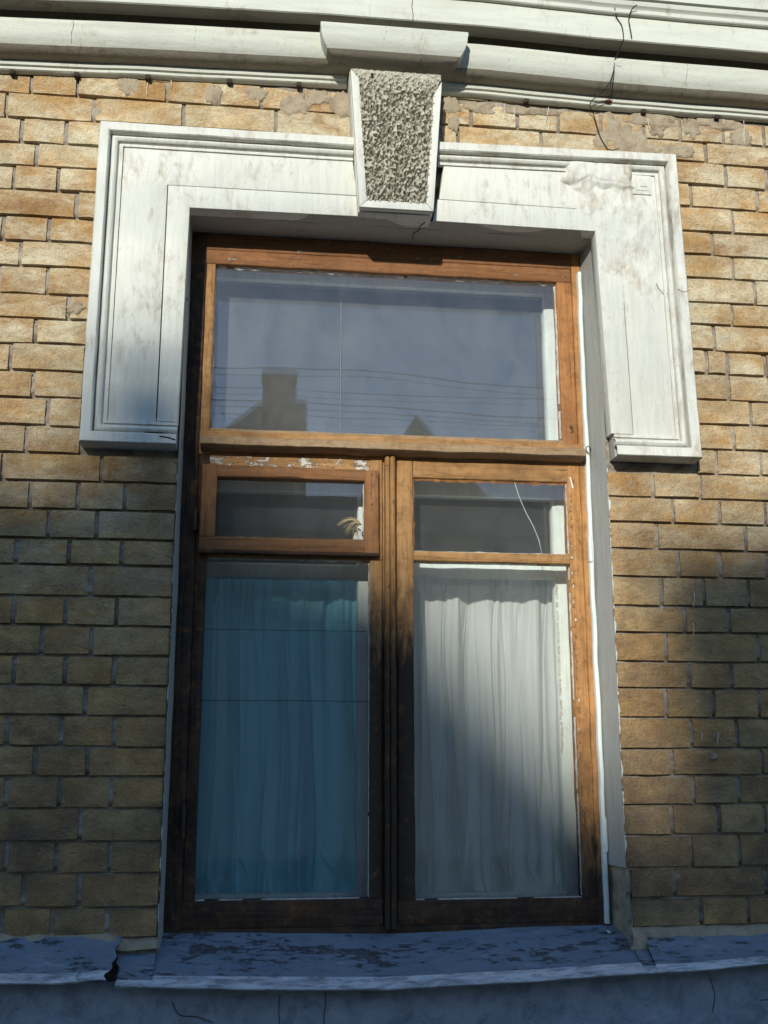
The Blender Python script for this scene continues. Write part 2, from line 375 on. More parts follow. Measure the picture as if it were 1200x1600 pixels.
# bricks as laid, left to right per course: x0, x1, z0, z1 in millimetres
BRICKS = ('-1323,-1068,2307,2383;-1068,-938,2310,2386;-938,-682,2312,2388;-682,-546,2314,2390;-546,-405,2314,2390;-405,-281,2314,2390;-281,-140,2314,2390;-1263,-'
'1133,2226,2307;-1133,-888,2230,2309;-888,-631,2235,2313;-631,-360,2235,2314;-360,-132,2235,2314;-1215,-1085,2150,2227;-1085,-961,2153,2230;-961,-850,2'
'155,2232;-1169,-1039,2077,2151;-1039,-856,2081,2154;-1226,-1096,2002,2076;-1096,-974,2004,2079;-974,-857,2007,2082;-1173,-918,1923,2004;-918,-858,1926'
',2007;-1243,-1113,1845,1921;-1113,-989,1847,1923;-989,-861,1850,1925;-1316,-1061,1771,1844;-1061,-861,1772,1849;-1113,-983,1689,1771;-983,-862,1691,17'
'72;-1176,-921,1617,1689;-921,-861,1618,1691;-1135,-1005,1542,1617;-1005,-863,1546,1617;-1321,-1066,1461,1539;-1066,-866,1466,1545;-1131,-1001,1388,146'
'3;-1001,-866,1390,1467;-1212,-957,1310,1387;-957,-865,1308,1391;-1137,-1007,1232,1310;-1007,-863,1232,1308;-1192,-1062,1154,1232;-1062,-806,1156,1232;'
'-806,-611,1158,1232;-1117,-987,1078,1154;-987,-862,1079,1156;-862,-740,1079,1157;-740,-613,1079,1158;-1189,-934,999,1078;-934,-810,1000,1079;-810,-613'
',1000,1079;-1141,-1011,928,999;-1011,-877,929,999;-877,-740,930,1000;-740,-612,930,1000;-1071,-816,846,929;-816,-610,847,930;-1137,-1007,770,845;-1007'
',-875,770,846;-875,-745,769,846;-745,-608,769,847;-1186,-931,692,770;-931,-805,692,769;-805,-606,692,769;-1126,-996,616,692;-996,-867,615,692;-867,-74'
'4,615,692;-744,-604,614,692;-1067,-812,540,615;-812,-602,538,614;-1130,-1000,463,540;-1000,-866,462,540;-866,-736,461,539;-736,-599,459,538;-1181,-926'
',389,463;-926,-797,387,461;-797,-597,386,460;-1122,-992,311,389;-992,-861,310,388;-861,-735,309,387;-735,-595,308,386;-1061,-806,231,311;-806,-593,227'
',309;-1110,-980,158,233;-980,-860,156,231;-860,-730,153,229;-730,-593,151,226;-1063,-933,77,157;-933,-799,74,155;-799,-596,71,152;-1109,-979,5,78;-979'
',-859,3,75;-859,-729,2,73;-729,-599,0,70;136,229,2305,2381;229,374,2305,2381;374,503,2305,2381;503,637,2305,2381;637,775,2305,2381;775,894,2305,2381;8'
'94,1035,2305,2381;1035,1168,2305,2381;1168,1298,2305,2381;135,188,2238,2305;188,446,2238,2305;446,726,2238,2305;726,972,2237,2305;972,1227,2232,2305;8'
'51,1032,2160,2235;1032,1167,2156,2232;1167,1297,2153,2229;855,914,2082,2161;914,1129,2081,2157;1129,1384,2079,2152;866,1043,2000,2081;1043,1173,2000,2'
'080;865,972,1924,2001;972,1227,1923,2000;865,1032,1846,1924;1032,1162,1847,1923;868,1095,1768,1847;1095,1350,1766,1848;869,1018,1697,1768;1018,1148,16'
'96,1767;872,956,1616,1697;956,1211,1612,1696;873,927,1542,1616;927,991,1541,1615;991,1109,1540,1613;1109,1239,1538,1610;876,989,1460,1541;989,1119,145'
'9,1540;875,1052,1385,1460;1052,1307,1387,1458;876,993,1308,1385;993,1123,1308,1386;873,935,1233,1308;935,1072,1233,1308;1072,1202,1234,1308;608,739,11'
'59,1232;739,881,1159,1233;881,1136,1158,1233;609,794,1085,1159;794,934,1085,1159;934,1072,1085,1158;1072,1202,1085,1158;609,742,1008,1086;742,1007,100'
'8,1085;1007,1262,1007,1085;609,800,929,1008;800,925,929,1008;925,1065,929,1007;1065,1195,929,1007;607,746,845,929;746,872,846,929;872,1002,846,929;605'
',809,771,845;809,940,772,846;940,1070,773,846;603,750,691,771;750,1020,691,772;1020,1275,693,773;601,812,619,691;812,936,618,691;936,1066,618,692;601,'
'741,539,619;741,878,539,618;878,1008,538,618;601,808,456,539;808,939,458,539;939,1069,459,538;601,748,384,456;748,1005,385,458;1005,1260,387,460;599,8'
'04,309,384;804,933,311,385;933,1063,312,386;597,738,230,309;738,871,232,310;871,1001,233,312;606,788,148,230;788,922,148,232;922,1052,149,234;613,737,'
'72,147;737,990,73,149;990,1245,74,150;611,805,0,72;805,934,2,73;934,1064,3,73')

# ================================================================ street, pavement
GZ = -1.20
tag(sheet('pavement', 24, 4, lambda u, v: (-30 + 60 * u, -2.2 + 2.16 * v, GZ + .12), m_simple('worn_paving', (.17, .165, .155), (.11, .105, .1), 6, .9, .4)), kind='structure')
tag(boxes('kerb', [(-30, 30, -2.36, -2.203, GZ - .1, GZ + .116)], m_simple('kerb_stone', (.26, .255, .24), (.18, .175, .165), 14, .9, .4), None, .012), kind='structure')
tag(sheet('road', 30, 8, lambda u, v: (-30 + 60 * u, -11.6 + 9.3 * v, GZ + .004 * math.sin(9 * u)), m_simple('asphalt', (.055, .054, .052), (.04, .04, .04), 30, .9, .5)), kind='structure')
tag(sheet('ground', 20, 20, lambda u, v: (-700 + 1400 * u, -700 + 1400 * v, GZ - .03), m_simple('earth_and_grass', (.07, .075, .04), (.05, .05, .03), .4, .95, .4)), kind='structure')

# ================================================================ brick wall
wall = thing('brick_wall', (0, 0, GZ), 'weathered ochre brick house wall with grey mortar joints around the old window', 'brick wall')
BR = [tuple(int(v) / 1000 for v in s.split(',')) for s in BRICKS.split(';')]
def wall_solid(x, z):       # where the opening is not
    return not (-.601 < x < .601 and z < 1.957) and not (z < -.05)
BEDS = {}
for sd_ in (-1, 1):
    zz = sorted(b[2] for b in BR if (b[0] + b[1]) * sd_ > 0); rows_ = []
    for z in zz:
        if rows_ and z - rows_[-1][0] < .03: rows_[-1].append(z)
        else: rows_.append([z])
    BEDS[sd_] = [sum(r) / len(r) for r in rows_]
def mortar_fn(u, v):
    x = -2.6 + 5.2 * u; z = -.10 + 2.66 * v
    n = noise.noise((x * 11, z * 16, 3.1)) + .6 * noise.noise((x * 40, z * 50, 7.7))
    bed = min(abs(z - b - .001) for b in BEDS[-1 if x < 0 else 1])      # bed joints are raked out deeper than the upright ones
    return (x, .0072 - .0052 * n + .009 * max(0, min(1, (.014 - bed) / .008)), z)
sheet('mortar_bed', 430, 440, mortar_fn, MORTAR, wall, lambda x, y, z: wall_solid(x, z))
BEDGE = []
def brick_geo(w, h, seed):
    r = random.Random(seed); nx = 5 if w > .17 else 4; vs = []; fs = []
    xs = [-w / 2 + w * i / (nx - 1) for i in range(nx)]; zs = [-h / 2, 0, h / 2]
    tilt = r.uniform(-.0016, .0016); tx = r.uniform(-.0012, .0012)
    for j, z in enumerate(zs):
        for i, x in enumerate(xs):
            ex = i in (0, nx - 1); ez = j in (0, 2)
            back = (.0034 if ex and ez else .0020 if (ex or ez) else 0) * r.uniform(.5, 1.7)
            xx = x * (1 - (r.uniform(.004, .03) * .05 / w if ex else 0)); zz = z * (1 - (r.uniform(0, .04) if ez else 0))
            if ex and ez and r.random() < .05: back += r.uniform(.003, .006)
            vs.append((xx, back + tilt * z / h * 2 + tx * x / w * 2 + r.uniform(-.0007, .0007), zz))
    for j in range(2):
        for i in range(nx - 1):
            a = j * nx + i; fs.append((a, a + 1, a + 1 + nx, a + nx))
    loop = [i for i in range(nx)] + [2 * nx - 1] + [3 * nx - 1 - i for i in range(nx)] + [nx]
    b0 = len(vs)
    for k in loop: vs.append((vs[k][0], .035, vs[k][2]))
    L = len(loop)
    for k in range(L):
        q = (k + 1) % L; fs.append((loop[q], loop[k], b0 + k, b0 + q))
    return vs, fs
for k, (xa, xb, za, zb) in enumerate(BR):
    gx, gz = rnd.uniform(.0045, .0065), rnd.uniform(.0035, .005)
    x0, x1, z0, z1 = xa + gx, xb - gx, za + gz, zb - gz * .6
    if x1 < 0 and x1 > -.66 and z1 < 1.25: x1 = -.606
    if x0 > 0 and x0 < .66 and z1 < 1.25: x0 = .606 if z1 > .15 else .618
    w, h = x1 - x0, z1 - z0
    if w < .02: continue
    vs, fs = brick_geo(w, h, k); me = mesh('brick', vs, fs)
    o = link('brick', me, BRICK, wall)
    me.set_sharp_from_angle(angle=R(50))
    o.location = Vector(((x0 + x1) / 2, rnd.uniform(-.0022, .0016), (z0 + z1) / 2)) - wall.location
# courses past the picture's edges and under the cornice, out of the camera's sight
vs, fs = [], []
def add_brick(x0, x1, z0, z1, seed):
    a, b = brick_geo(x1 - x0, z1 - z0, seed); n = len(vs); c = ((x0 + x1) / 2, rnd.uniform(-.002, .0015), (z0 + z1) / 2)
    vs.extend((p[0] + c[0], p[1] + c[1], p[2] + c[2]) for p in a); fs.extend(tuple(i + n for i in f) for f in b)
def row_of(z): return [b for b in BR if abs((b[2] + b[3]) / 2 - z) < .03]
for k in range(31):
    zm = 2.387 - .077 * (k + .5)
    for s in (-1, 1):
        row = [b for b in row_of(zm) if (b[0] + b[1]) * s > 0]
        if not row: continue
        end = min(row, key=lambda b: b[0]) if s < 0 else max(row, key=lambda b: b[1])
        x = end[0] if s < 0 else end[1]; z0, z1 = end[2] + .004, end[3] - .003; n = 0
        while abs(x) < 2.55:
            w = .26 if (k + n) % 3 == 0 else .13; xx = x + s * w; add_brick(min(x, xx) + .005, max(x, xx) - .005, z0, z1, 900 + k * 40 + n + (500 if s > 0 else 0)); x = xx; n += 1
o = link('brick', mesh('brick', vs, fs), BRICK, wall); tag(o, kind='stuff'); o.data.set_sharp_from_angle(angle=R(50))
vs, fs = [], []
x = -1.40; n = 0
while x < 1.4:                                     # the topmost course, half under the cornice
    w = .26 if n % 3 == 1 else .13
    sg = noise.noise((x, 0, 0)) * .0
    vs, fs = [], []; add_brick(x + .005, x + w - .005, 2.396 + (-.018 if x < -.7 else 0), 2.452, 2000 + n)
    if not (-.27 < x < .14):
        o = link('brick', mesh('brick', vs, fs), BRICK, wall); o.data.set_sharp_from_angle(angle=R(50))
    x += w; n += 1
# backing and the rest of the house front
boxes('backing', [(-2.6, -.64, .04, .28, -.1, 2.56), (.64, 2.6, .04, .28, -.1, 2.56), (-.64, .64, .04, .28, 2.0, 2.56), (-2.6, 2.6, .04, .28, GZ, -.1)], MORTAR, wall)

def blob(name, cx, cz, rx, rz, th, seed, mat, parent, y=0.0, ax=0):
    """a trowelled patch: irregular outline, thickest inside, feathered at the rim"""
    nr, na = 7, 30; vs = [(cx, y - th, cz)]; fs = []
    for i in range(1, nr + 1):
        t = i / nr
        for k in range(na):
            a = 2 * math.pi * k / na; q = 1 + .50 * noise.noise((math.cos(a) * 1.3 + seed, math.sin(a) * 1.3, seed * .7)) + .34 * noise.noise((math.cos(a) * 4 + seed, math.sin(a) * 4, 1))
            x, z = cx + rx * t * q * math.cos(a), cz + rz * t * q * math.sin(a)
            h = th * (1 - t ** 4) + .0022 * noise.noise((x * 90, z * 90, seed)) * (1 if t < .95 else 0) - (.0065 if t == 1 else 0)
            vs.append((x, y - h, z))
    for k in range(na): fs.append((0, 1 + k, 1 + (k + 1) % na))
    for i in range(nr - 1):
        for k in range(na):
            q = (k + 1) % na; a = 1 + i * na; fs.append((a + k, a + na + k, a + na + q, a + q))
    return link(name, mesh(name, vs, [f[::-1] for f in fs]), mat, parent)
for (x, z, a, b, sd) in ((-.795, 2.35, .035, .034, 1), (-.545, 2.352, .026, .036, 2), (-.42, 2.36, .035, .025, 3), (-.305, 2.335, .045, .038, 4), (-.235, 2.36, .04, .028, 5), (-.165, 2.345, .035, .04, 6),
                         (.165, 2.37, .035, .03, 7), (.26, 2.365, .05, .022, 8), (.40, 2.37, .10, .016, 9), (.69, 2.315, .055, .06, 10), (.745, 2.27, .075, .05, 11), (.63, 2.285, .03, .03, 22), (.79, 2.37, .10, .026, 12), (.93, 2.355, .03, .04, 13), (1.02, 2.375, .09, .022, 14), (1.09, 2.33, .05, .035, 15),
                         (.88, 2.268, .07, .022, 16), (-.66, 1.70, .06, .012, 17), (-.90, 1.655, .03, .02, 18), (-.66, 1.345, .05, .008, 19), (.175, 2.31, .02, .035, 20), (.82, 2.345, .03, .03, 21)):
    blob('plaster_patch', x, z, a, b, .0036, sd, PATCH, wall)
for (x, z, ln) in ((-.735, 2.378, .05), (-.67, 2.392, .035), (.335, 2.385, .05), (.365, 2.375, .045), (.47, 2.385, .05), (.30, 2.37, .018), (.79, 2.37, .03), (1.035, 2.39, .02), (1.10, 2.39, .085),
                   (.745, .845, .02), (.838, .885, .04), (.83, .80, .035), (.88, .50, .035), (.835, .50, .015)):
    tube('paint_drip', [(x + .002 * math.sin(7 * t + x * 30) - .006 * t / 5 * (x * 40 % 1), -.0045, z - ln * t / 5) for t in range(6)], .0009, DRIP, wall, 5)
o = blob('render_lump', .865, .437, .010, .010, .016, 31, PATCH, wall)
# lime crust left along the jamb's arris
def crust(x0, z0, z1, wd, sd):
    n = int((z1 - z0) / .004); vs = []; fs = []
    for k in range(n + 1):
        z = z0 + (z1 - z0) * k / n; w = wd * max(0, .35 + 1.5 * noise.noise((z * 26, sd, 1)) + .7 * noise.noise((z * 110, sd, 2)))
        w *= x0 / abs(x0); vs += [(x0, -.0045, z), (x0 + w * .6, -.0050, z), (x0 + w + .0004 * x0, .001, z)]
    for k in range(n): fs += [(3 * k, 3 * k + 1, 3 * k + 4, 3 * k + 3), (3 * k + 1, 3 * k + 2, 3 * k + 5, 3 * k + 4)]
    return link('paint_crust', mesh('paint_crust', vs, fs), PLASTER, wall)
crust(.6025, .16, 1.24, .007, 3); crust(-.6025, .02, 1.24, .0022, 5)

# ---- reveals (part of the wall)
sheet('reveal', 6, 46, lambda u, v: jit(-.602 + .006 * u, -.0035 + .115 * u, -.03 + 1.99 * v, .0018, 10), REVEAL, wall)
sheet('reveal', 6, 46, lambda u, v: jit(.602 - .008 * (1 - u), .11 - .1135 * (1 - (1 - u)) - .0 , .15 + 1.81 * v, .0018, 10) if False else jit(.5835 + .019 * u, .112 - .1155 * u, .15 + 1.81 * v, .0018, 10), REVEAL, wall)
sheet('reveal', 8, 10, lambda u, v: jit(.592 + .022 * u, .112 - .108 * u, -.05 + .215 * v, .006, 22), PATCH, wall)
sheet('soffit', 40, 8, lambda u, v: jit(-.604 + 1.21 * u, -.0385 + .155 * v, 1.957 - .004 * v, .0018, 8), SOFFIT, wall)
tube('soffit_crack', [(.078, -.035, 1.9555), (.066, -.01, 1.9545), (.068, .01, 1.954), (.055, .03, 1.9535), (.058, .07, 1.9525)], .0012, CRACK, wall, 5)

# ================================================================ window surround
sur = thing('window_surround', (0, -.03, 1.25), 'white stucco window surround with mitred mouldings, hung down both sides of the window head', 'window surround')
PR_BAND = [(0, .004), (0, -.062), (.003, -.066), (.026, -.066), (.0295, -.062), (.030, -.038)]
PR_MOULD = [(.0301, -.038), (.0335, -.039), (.0345, -.047), (.038, -.0535), (.0435, -.0565), (.049, -.0545), (.0525, -.049), (.0535, -.041), (.0575, -.0405), (.0585, -.0475), (.0665, -.0475), (.0675, -.034)]
lp = [(-.606, 1.250), (-.859, 1.250), (-.857, 2.197), (-.135, 2.200)]
rp = [(.115, 2.205), (.846, 2.217), (.864, 1.262), (.614, 1.262)]
for pth, s in ((lp, -1), (rp, 1)):
    sweep('outer_band', pth, PR_BAND, PLASTER if s < 0 else PLASTER_DIRTY, sur, .0014)
    sweep('moulding', pth, PR_MOULD, PLASTER if s < 0 else PLASTER_DIRTY, sur, .0007)
prism('panel', [(-.791, 1.316), (-.664, 1.316), (-.6635, 2.022), (-.122, 2.025), (-.135, 2.133), (-.789, 2.130)], -.0425, .003, PLASTER, sur)
prism('inner_band', [(-.6605, 1.319), (-.606, 1.319), (-.598, 1.954), (-.118, 1.958), (-.120, 2.0215), (-.6605, 2.019)], -.045, .0025, PLASTER, sur)
prism('panel', [(.673, 1.329), (.797, 1.329), (.781, 2.150), (.135, 2.138), (.120, 2.030), (.662, 2.026)], -.0425, .003, PLASTER, sur)
prism('inner_band', [(.606, 1.331), (.670, 1.331), (.659, 2.023), (.115, 2.027), (.10, 1.958), (.588, 1.956)], -.045, .0025, PLASTER, sur)
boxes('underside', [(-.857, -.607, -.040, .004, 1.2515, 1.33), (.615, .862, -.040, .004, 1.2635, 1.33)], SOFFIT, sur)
def sst(a, b, t): t = min(1, max(0, (t - a) / (b - a))); return t * t * (3 - 2 * t)
def lump_fn(u, v):
    x = .42 + .385 * u; z = 1.58 + .613 * v
    wx = x + .030 * noise.noise((x * 9, z * 9, 1)) + .012 * noise.noise((x * 30, z * 30, 1)); wz = z + .030 * noise.noise((x * 9, z * 9, 6)) + .012 * noise.noise((x * 30, z * 30, 6))
    low = sst(.50, .57, wx) * sst(.800, .765, wx) * sst(1.64, 1.84, wz) * sst(2.14, 2.10, wz)
    top_ = sst(.49, .53, wx) * sst(.735, .705, wx) * sst(2.09, 2.12, wz) * sst(2.187, 2.172, z)
    if x > .70 and z > 2.06: low *= max(0, 1 - 18 * min(x - .70, z - 2.06))
    if x < .595 and z < 1.963: low = 0
    n = noise.fractal((x * 16, z * 16, 5), 1.0, 2.1, 6); r = abs(noise.noise((x * 26 + z * 11, z * 15 - x * 16, 2)))
    m = max(low, top_ * 1.0)
    return (x, -.0375 - m * (.0085 + (.0125 if top_ > .2 else .0125 * top_ / .2) * min(1, top_ * 1.5) + .0045 * n - .005 * r), z)
sheet('plaster_repair', 130, 190, lump_fn, PLASTER_DIRTY, sur, lambda x, y, z: y < -.0405)
for d, (w, y) in enumerate(((.0, -.0465), (.012, -.0485), (.024, -.0505))):
    x0, x1, z0, z1 = .708 + w, .768 - w * .55, 2.085 + w, 2.148 - w * .4
    prism('corner_fret', [(x0, z0), (x1, z0), (x1, z1), (x0, z1)], y, -.040, PLASTER_DIRTY, sur, .001)
def crk(pts, y=-.0455, r=.0009, par=None): tube('crack', [(x + .002 * noise.noise((x * 90, z * 90, 3)), y, z) for x, z in spline([(a, b, 0) for a, b in pts], 5) for _ in (0,)] if False else [(p.x + .002 * noise.noise((p.x * 90, p.y * 90, 3)), y, p.y) for p in spline([(a, b, 0) for a, b in pts], 5)], r, CRACK, par or sur, 4)
crk([(.765, 1.80), (.778, 1.778), (.79, 1.765), (.80, 1.770)], -.0437, .0007); crk([(.822, 1.775), (.84, 1.766), (.862, 1.775)], -.0668, .0008)
crk([(-.65, 1.27), (-.63, 1.268), (-.608, 1.262)], -.0668, .002); crk([(-.69, 1.282), (-.655, 1.283), (-.63, 1.279), (-.607, 1.278)], -.0575, .002)

# keystone
key = thing('keystone', (-.013, -.05, 1.957), 'tapered keystone with rough vermiculated panel in a smooth white border', 'keystone')
def kx(z, s): t = (z - 1.957) / .453; return (-.1205 - .0285 * t) if s < 0 else (.093 + .032 * t)
prism('body', [(kx(1.957, -1), 1.957), (kx(1.957, 1), 1.957), (kx(2.409, 1), 2.409), (kx(2.409, -1), 2.409)], -.073, .004, PLASTER_DIRTY, key)
bw = .0235
prism('border', [(kx(1.9575, -1) + .0005, 1.9575), (kx(1.9575, 1) - .0005, 1.9575), (kx(1.98, 1) - bw, 1.981), (kx(1.98, -1) + bw, 1.981)], -.1015, -.080, PLASTER, key, .0018)
prism('border', [(kx(1.9575, -1) + .0004, 1.9582), (kx(1.98, -1) + bw - .0006, 1.9818), (kx(2.37, -1) + bw - .0006, 2.368), (kx(2.40, -1) + .0004, 2.399)], -.1012, -.080, PLASTER, key, .0018)
prism('border', [(kx(1.9575, 1) - .0004, 1.9582), (kx(2.38, 1) - .0004, 2.380), (kx(2.33, 1) - bw + .0006, 2.33), (kx(1.98, 1) - bw + .0006, 1.9818)][::-1], -.1012, -.080, PLASTER, key, .0018)
def rough_fn(u, v):
    z = 1.978 + .428 * v; xl, xr = kx(z, -1) + .004 + (.016 if v < .90 else 0.016 * max(0, (1 - v) / .10)), kx(z, 1) - .003 - (.017 if v < .80 else .017 * max(0, (1 - v) / .2))
    x = xl + (xr - xl) * u
    n = noise.noise((x * 145 + 13 * z, z * 112 - 20 * x, 1.7)); n2 = noise.noise((x * 260, z * 230, 4.1)); n3 = noise.noise((x * 22, z * 22, 8))
    h = max(-1, min(1, (n + .35 * n2) * 2.2 + .45)); f = min(1, (1 - v) / .22 + .12)
    return (x, -.0905 - (.0135 * h * f + .0014 * n2 + .001 * n3), z)
sheet('rough_panel', 220, 420, rough_fn, ROUGHCAST, key)
tube('peg_hole', [(-.085, -.099, 2.385), (-.085, -.1005, 2.385)], .005, CRACK, key, 6)

# ================================================================ cornice
cor = thing('cornice', (0, -.05, 2.40), 'long moulded white cornice with a round bead, breaking forward over the keystone', 'cornice')
SAGX = [(-9, -.03), (-1.16, -.026), (-.75, -.009), (-.24, .006), (.25, .010), (.6, .0), (1.2, -.002), (9, -.002)]
def sag(x):
    for (a, b), (c, d) in zip(SAGX, SAGX[1:]):
        if x <= c: return b + (d - b) * (x - a) / (c - a)
    return 0
def run(name, path, prof, mat, sharp=35, wob=.0010):
    """moulding along a plan path (x, y); prof = (projection, z)"""
    pts = [Vector(p) for p in path]; n = len(pts); offs = []
    for i in range(n):
        ds = [(pts[j + 1] - pts[j]).normalized() for j in (i - 1, i) if 0 <= j < n - 1]; ns = [Vector((d.y, -d.x)) for d in ds]
        offs.append(ns[0] if len(ns) == 1 else (ns[0] + ns[1]) / (ns[0] + ns[1]).dot(ns[0]))
    st = []
    for i in range(n - 1):
        k = max(1, int((pts[i + 1] - pts[i]).length / .05))
        for j in range(k + (i == n - 2)): st.append((pts[i].lerp(pts[i + 1], j / k), offs[i].lerp(offs[i + 1], j / k)))
    m = len(prof); vs = []
    for p, o in st:
        for d, z in prof:
            x, y = p.x + o.x * d, p.y + o.y * d; vs.append(jit(x, y, z + sag(x), wob, 7))
    fs = [(i * m + j, (i + 1) * m + j, (i + 1) * m + j + 1, i * m + j + 1) for i in range(len(st) - 1) for j in range(m - 1)]
    o = link(name, mesh(name, vs, fs), mat, cor); o.data.set_sharp_from_angle(angle=R(sharp)); return o
XL, XR = -2.6, 2.6
plan = [(XL, 0), (-.141, 0), (-.141, -.050), (.095, -.050), (.095, 0), (XR, 0)]
bead = [(0, 2.4195), (.028, 2.4190)] + [(.042 + .055 * math.cos(a), 2.490 + .0695 * math.sin(a)) for a in [R(-90 + 10 * k) for k in range(10)]] + [(.0985, 2.494), (.0988, 2.504), (.0965, 2.5075), (0, 2.511)]
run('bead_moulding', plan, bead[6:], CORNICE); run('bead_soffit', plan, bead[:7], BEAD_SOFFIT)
run('fillet', [(XL, 0), (-.152, 0)], [(-.002, 2.391), (.012, 2.392), (.018, 2.396), (.0185, 2.404), (.0255, 2.4055), (.027, 2.409), (.0275, 2.4182)], CORNICE, 30, .0016)
run('fillet', [(.125, 0), (XR, 0)], [(-.002, 2.391), (.012, 2.392), (.018, 2.396), (.0185, 2.404), (.0255, 2.4055), (.027, 2.409), (.0275, 2.4182)], CORNICE, 30, .0016)
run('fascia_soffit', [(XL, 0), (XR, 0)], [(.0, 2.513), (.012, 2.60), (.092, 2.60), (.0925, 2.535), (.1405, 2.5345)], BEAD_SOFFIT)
run('fascia', [(XL, 0), (XR, 0)], [(.1405, 2.5345), (.1445, 2.537), (.145, 2.613), (.143, 2.616)], CORNICE)
run('crown_moulding', [(XL, 0), (XR, 0)], [(0.133, 2.614), (0.156, 2.616), (0.159, 2.619), (0.159, 2.631), (0.162, 2.635), (0.1675, 2.639), (0.1695, 2.646), (0.17, 2.654), (0.179, 2.656), (0.1795, 2.696), (0.185, 2.718), (0.203, 2.743), (0.225, 2.758), (0.233, 2.768), (0.233, 2.818), (0, 2.858)], CORNICE, 30)
for x in (-1.12, -.94, -.737, -.50, -.295, .40, .772, 1.01): prism('peg_hole', [(x - .007, 2.382 + sag(x)), (x + .006, 2.381 + sag(x)), (x + .007, 2.394 + sag(x)), (x - .006, 2.395 + sag(x))], -.0185, .0, CRACK, cor, .001)
for x, a in ((-.95, .002), (-.60, 0), (-.06, .003), (.13, -.006), (.33, 0), (.88, .002)):      # open joints in the bead
    yy = -.05 if -.146 < x < .10 else 0
    tube('crack', [(x + a * t + .002 * math.sin(9 * t), yy - d - .0004, z + sag(x)) for t, (d, z) in enumerate(((.069, 2.4298), (.084, 2.4453), (.0937, 2.4662), (.097, 2.490), (.0988, 2.504)))], .0005, CRACK, cor, 4)
tube('crack', [(.03, -.1452, 2.614), (.027, -.1452, 2.59), (.031, -.1452, 2.56), (.029, -.1452, 2.537)], .001, CRACK, cor, 4)
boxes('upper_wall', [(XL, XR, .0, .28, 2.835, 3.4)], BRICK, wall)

# wires hanging over the cornice
W = lambda *p: spline(p, 6)
tube('hanging_wire', W((.64, -.163, 2.63), (.650, -.150, 2.607), (.664, -.149, 2.582), (.668, -.149, 2.55), (.667, -.146, 2.530), (.662, -.12, 2.515), (.655, -.096, 2.495), (.651, -.0955, 2.462), (.640, -.082, 2.428), (.622, -.05, 2.412), (.600, -.034, 2.398), (.596, -.027, 2.383), (.612, -.010, 2.368), (.622, -.008, 2.33), (.632, -.008, 2.29), (.655, -.010, 2.25), (.668, -.063, 2.222)), .0015, CABLE)
tag(bpy.data.objects['hanging_wire'], 'thin black wire draped from the upper cornice down to the right corner of the surround', 'wire', 'wires over the cornice')
o = tube('hanging_wire', W((.705, -.178, 2.634), (.692, -.168, 2.625), (.688, -.149, 2.606), (.690, -.1485, 2.578), (.694, -.1485, 2.541)), .0018, CABLE)
tag(o, 'short grey-black wire end hooked over the fascia just right of the long wire', 'wire', 'wires over the cornice')
o = tube('hanging_wire', W((.653, -.0955, 2.490), (.664, -.096, 2.480), (.676, -.0955, 2.480), (.680, -.0955, 2.490)), .0009, CABLE)
tag(o, 'tiny curled wire loop on the round bead beside the long wire', 'wire', 'wires over the cornice')
o = tube('hanging_wire', W((.655, -.0965, 2.49), (.653, -.094, 2.455), (.652, -.080, 2.430), (.660, -.045, 2.413), (.655, -.03, 2.407), (.62, -.029, 2.396), (.597, -.029, 2.392)), .0013, CABLE)
tag(o, 'dark wire strand running under the bead to a rusty fixing', 'wire', 'wires over the cornice')
o = blob('rusty_fixing', .655, 2.405, .010, .004, .005, 77, m_simple('rust', (.20, .05, .025), (.10, .03, .02), 80, .9, .4), None, -.028)
tag(o, 'small rust-red iron fixing under the bead where the wires meet', 'wall fixing')

# ================================================================ sill and plinth
tag(sheet('plinth', 160, 40, lambda u, v: (-2.6 + 5.2 * u, -.035 - .004 * noise.noise((u * 40, v * 9, 1)) - .0025 * noise.noise((u * 160, v * 40, 1)), GZ + .05 + 1.058 * v), PLINTH),
    'grey rendered wall base with fine cracks under the metal sill', 'plinth')
pl = bpy.data.objects['plinth']
for pts in ([(-.19, -.115), (-.188, -.15), (-.192, -.19), (-.186, -.25)], [(-.30, -.13), (-.302, -.17), (-.298, -.22)], [(-.56, -.14), (-.54, -.17), (-.50, -.175), (-.46, -.19)], [(.80, -.12), (.81, -.16), (.80, -.2)], [(.93, -.175), (.99, -.172), (1.10, -.17), (1.3, -.172)]):
    tube('crack', [(p.x, -.0385, p.y) for p in spline([(a, b, 0) for a, b in pts], 4)], .0011, CRACK, pl, 4)
sill = thing('window_sill', (0, -.02, -.06), 'sheet metal sill with flaking blue-grey paint and a worn pale front lip', 'window sill')
FRONT = [(-2.6, -.078), (-1.3, -.078), (-.95, -.079), (-.703, -.085), (-.688, -.089), (-.4, -.102), (-.05, -.111), (.348, -.100), (.635, -.088), (.70, -.087), (.932, -.075), (1.3, -.066), (2.6, -.06)]
def fz(x):
    for (a, b), (c, d) in zip(FRONT, FRONT[1:]):
        if x <= c: return b + (d - b) * (x - a) / (c - a)
